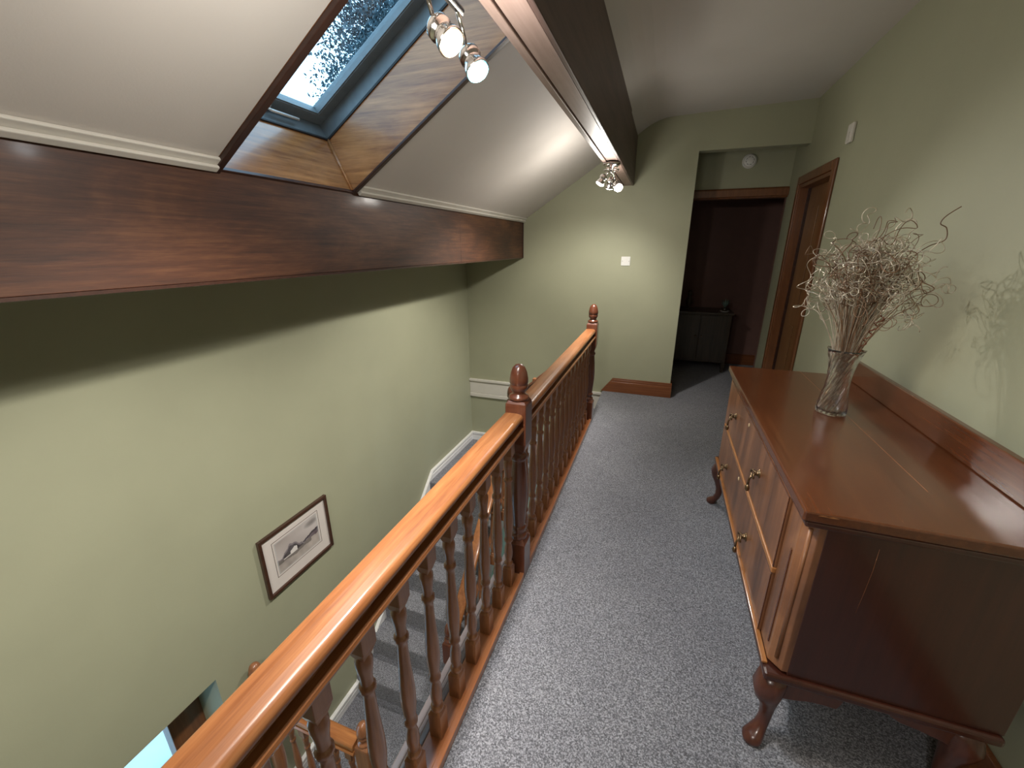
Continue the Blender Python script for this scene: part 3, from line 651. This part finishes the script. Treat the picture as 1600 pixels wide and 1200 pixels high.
build('rule_line', ln, 'line', pc)
def print_mesh():
    nx, nz = 88, 56; me = bpy.data.meshes.new('print'); vs_ = []; fs_ = []; cols = []
    a0, a1, b0, b1 = LY0 + .014, LY1 - .014, LZ0 + .014, LZ1 - .014
    L = pc.location
    for j in range(nz + 1):
        for i in range(nx + 1): vs_.append((XL + .0112 - L.x, a0 + (a1 - a0)*i/nx - L.y, b0 + (b1 - b0)*j/nz - L.z))
    rnd = random.Random(5)
    for j in range(nz):
        for i in range(nx):
            fs_.append((j*(nx+1)+i, j*(nx+1)+i+1, (j+1)*(nx+1)+i+1, (j+1)*(nx+1)+i)); u = (i+.5)/nx; v = (j+.5)/nz
            n = math.sin(u*17 + v*5)*.5 + math.sin(u*41 + v*9 + 1)*.3 + math.sin(v*23 - u*11)*.3
            c = [.50, .45, .43]
            s = .10*math.sin(u*5 + v*4 + .5) ; c = [k + s*.6 - .10*max(0, v - .75)*3*(1 + n*.4) for k in c]         # clouds
            if u > .62 and v > .66: k = max(0, 1 - ((u-.85)/.2)**2 - ((v-.82)/.12)**2); c = [q*(1 - .55*k) for q in c]
            hill = .40 + .20*max(0, u - .40) + .03*math.sin(u*14 + 2) + .02*n
            trees = .36 + .30*math.exp(-((u - .34)/.20)**2) + .022*math.sin(u*47) + .02*n
            if .28 < v < hill: c = [.17 + .05*n, .14 + .05*n, .15 + .05*n]
            if u > .5 and hill - .05 < v < hill + .02: c = [.075, .062, .070]
            if .30 < v < trees and u < .72: k = .07 + .035*n + (.14 if v > trees - .07 else 0) + .10*max(0, u - .45); c = [k*1.08, k*.94, k]
            g = .37 - .06*u + .03*n + (.14*(u - .5) if u > .5 else 0)
            if v < g:
                f = .34 + .06*n + .10*u; c = [f*1.06, f*.93, f*.84]
                if v > g - .10 - .06*n and u < .80: c = [q*.45 for q in c]
            if .30 < u < .45 and .33 < v < .43 + .07*(1 - abs(u - .40)/.10): c = [.72, .68, .65]
            if .14 < u < .31 and .33 < v < .365: c = [.60, .56, .53]
            e = min(1, min(u, 1-u)/.03, min(v, 1-v)/.04); c = [max(.02, q*e + .5*(1-e)) for q in c]
            cols.append(c)
    me.from_pydata(vs_, [], fs_); at = me.attributes.new('ink', 'FLOAT_COLOR', 'FACE')
    for i, c in enumerate(cols): at.data[i].color = (*c, 1)
    m, nt, b = new_mat('landscape_print'); an = nt.nodes.new('ShaderNodeAttribute'); an.attribute_name = 'ink'; nt.links.new(an.outputs[0], b.inputs['Base Color']); b.inputs['Roughness'].default_value = .5
    me.materials.append(m); o = bpy.data.objects.new('print', me); link(o, pc); o['label'] = 'sepia landscape with trees and a white cottage'
print_mesh()

# ------------------------------------------------------------------ small wall fittings
sw = thing('light_switch', 'square white light switch on the far wall', 'switch', (-.366, YF, 1.317))
build('plate', MB().box(-.409, -.323, YF - .009, YF - .0005, 1.317, 1.403), 'plastic', sw, .003)
build('rocker', MB().box(-.378, -.354, YF - .0125, YF - .0092, 1.343, 1.377), 'plastic', sw, .0015)
for x in (-.398, -.334): build('screw', MB().axial([(.003,0),(.003,.0012),(.001,.0016)], (x, YF - .0092, 1.36), (0,-1,0), 10), 'chrome', sw)
sd = thing('smoke_detector', 'round white smoke detector above the dark doorway', 'smoke detector', (.645, 4.82, 2.25))
build('base', MB().axial([(.062,0.0005),(.062,.012),(.055,.018)], (.645, 4.82, 2.25), (0,-1,0), 32), 'plastic', sd)
build('cover', MB().axial([(.054,.0182),(.052,.030),(.044,.038),(.036,.036),(.030,.040),(.012,.043),(.001,.043)], (.645, 4.82, 2.25), (0,-1,0), 32), 'plastic', sd)
for k in range(8):
    a = 2*math.pi*k/8; build('vent_slot', MB().tube([(.645 + .033*math.cos(a), 4.7825, 2.25 + .033*math.sin(a)), (.645 + .033*math.cos(a+.5), 4.7825, 2.25 + .033*math.sin(a+.5))], .0025, 5), 'black', sd)
se = thing('wall_sensor', 'small pale sensor box high on the right wall', 'sensor', (XR, 3.45, 2.10))
build('case', MB().box(XR - .022, XR - .0005, 3.41, 3.49, 2.105, 2.215), 'white', se, .008)
build('lens_cover', MB().box(XR - .026, XR - .0222, 3.433, 3.467, 2.115, 2.165), 'white', se, .002)

# ------------------------------------------------------------------ dark room beyond
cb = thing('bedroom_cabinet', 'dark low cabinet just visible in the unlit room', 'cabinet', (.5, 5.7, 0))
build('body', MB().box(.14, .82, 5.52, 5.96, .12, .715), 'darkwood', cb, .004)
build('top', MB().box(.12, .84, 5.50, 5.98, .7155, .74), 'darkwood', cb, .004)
for x0, x1 in ((.16, .475), (.485, .80)):
    q = build('door', MB().box(x0, x1, 5.505, 5.5195, .15, .70), 'darkwood', cb, .003); build('knob', MB().axial([(.006,0),(.006,.012),(.012,.018),(.006,.026)], (x1 - .03 if x0 < .3 else x0 + .03, 5.5045, .45), (0,-1,0), 12), 'brass', q)
for x in (.16, .80):
    for y in (5.54, 5.94): build('leg', MB().square([(.016, 0), (.022, .12)], x, y), 'darkwood', cb)
fg = thing('table_ornament', 'dark slender ornament on the left of the unlit cabinet', 'ornament', (.335, 5.72, .7405))
build('foot', MB().lathe([(.045,0),(.045,.012),(.018,.03)], .335, 5.72, .7405, 20), 'darkwood', fg)
build('body', MB().lathe([(.012,.0302),(.03,.06),(.042,.10),(.030,.14),(.014,.16),(.026,.18),(.030,.205),(.022,.23),(.004,.24)], .335, 5.72, .7405, 20), 'darkwood', fg)
pl = thing('potted_plant', 'small dark plant on a pale saucer on the unlit cabinet', 'plant', (.74, 5.62, .7405))
build('saucer', MB().lathe([(.035,0),(.055,.012),(.05,.012),(.03,.004)], .74, 5.62, .7405, 24), 'plastic', pl)
build('pot', MB().lathe([(.026,.006),(.036,.05),(.032,.05)], .74, 5.62, .7405, 20), 'darkwood', pl)
for k in range(12):
    a = 2*math.pi*k/12; r_ = .03 + .03*(k % 3)/2; h = .09 + .03*((k*5) % 4)/3
    c = Vector((.74 + r_*.6*math.cos(a), 5.62 + r_*.6*math.sin(a), .79 + h*.4)); tp = Vector((.74 + r_*math.cos(a), 5.62 + r_*math.sin(a), .79 + h*.9)); b_ = Vector((.74, 5.62, .785)); sd_ = Vector((-math.sin(a), math.cos(a), 0))*.012
    build('leaf', MB().add([b_, c - sd_, tp, c + sd_, c + Vector((0,0,.003))], [(0,1,4),(1,2,4),(2,3,4),(3,0,4)], True), 'hedge', pl)

# ------------------------------------------------------------------ outdoors
gd = build('garden_ground', MB().box(-40, -2.42, -25, 35, -3.75, -3.6), 'ground'); struct(gd, 'pale paved ground outside the windows')
def foliage(center, rad, n, size, seed):
    rnd = random.Random(seed); mb = MB(); c = Vector(center)
    clumps = []
    for k in range(46):
        u = Vector((rnd.gauss(0,1), rnd.gauss(0,1), rnd.gauss(0,1))).normalized() * (rnd.random() ** .4)
        clumps.append(c + Vector((u.x*rad[0], u.y*rad[1], u.z*rad[2])))
    for i in range(n):
        q = rnd.choice(clumps) + Vector((rnd.gauss(0,1)*rad[0]*.16, rnd.gauss(0,1)*rad[1]*.16, rnd.gauss(0,1)*rad[2]*.16))
        u = Vector((rnd.uniform(-1,1), rnd.uniform(-1,1), rnd.uniform(-1,1))).normalized(); v = u.orthogonal().normalized(); s = size*rnd.uniform(.6,1.3)
        mb.add([q - u*s, q + v*s*.45, q + u*s, q - v*s*.45], [(0,1,2,3)])
    return mb
tree = thing('garden_tree', 'leafy tree standing against the sky outside the roof window', 'tree', (-8.2, 12.6, -3.6))
build('trunk', MB().tube([(-8.2,12.6,-3.6),(-8.1,12.5,-1),(-8.3,12.6,2),(-8.2,12.7,5),(-8.2,12.8,8)], [.28,.24,.2,.14,.05], 10), 'bark', tree)
for dx, dy, z0, z1 in ((-1.2,.6,2,6),(1,-1,3,6.5),(.4,1.6,2.5,7),(-.3,-1.6,3.5,6)):
    build('branch', MB().tube([(-8.2,12.6,z0),(-8.2+dx*.5,12.6+dy*.5,(z0+z1)/2+.3),(-8.2+dx,12.6+dy,z1)], [.09,.06,.02], 7), 'bark', tree)
fo = build('foliage', foliage((-8.1, 13.3, 6.9), (2.2, 2.5, 3.6), 60000, .058, 3), 'leaf', tree); fo['kind'] = 'stuff'
hg = build('garden_hedge', foliage((-12, 11.0, 3.9), (1.0, 7.0, 1.7), 24000, .14, 9), 'hedge'); hg['kind'] = 'stuff'; tag(hg, 'pale blurred hedge beyond the tree outside the roof window', 'hedge')
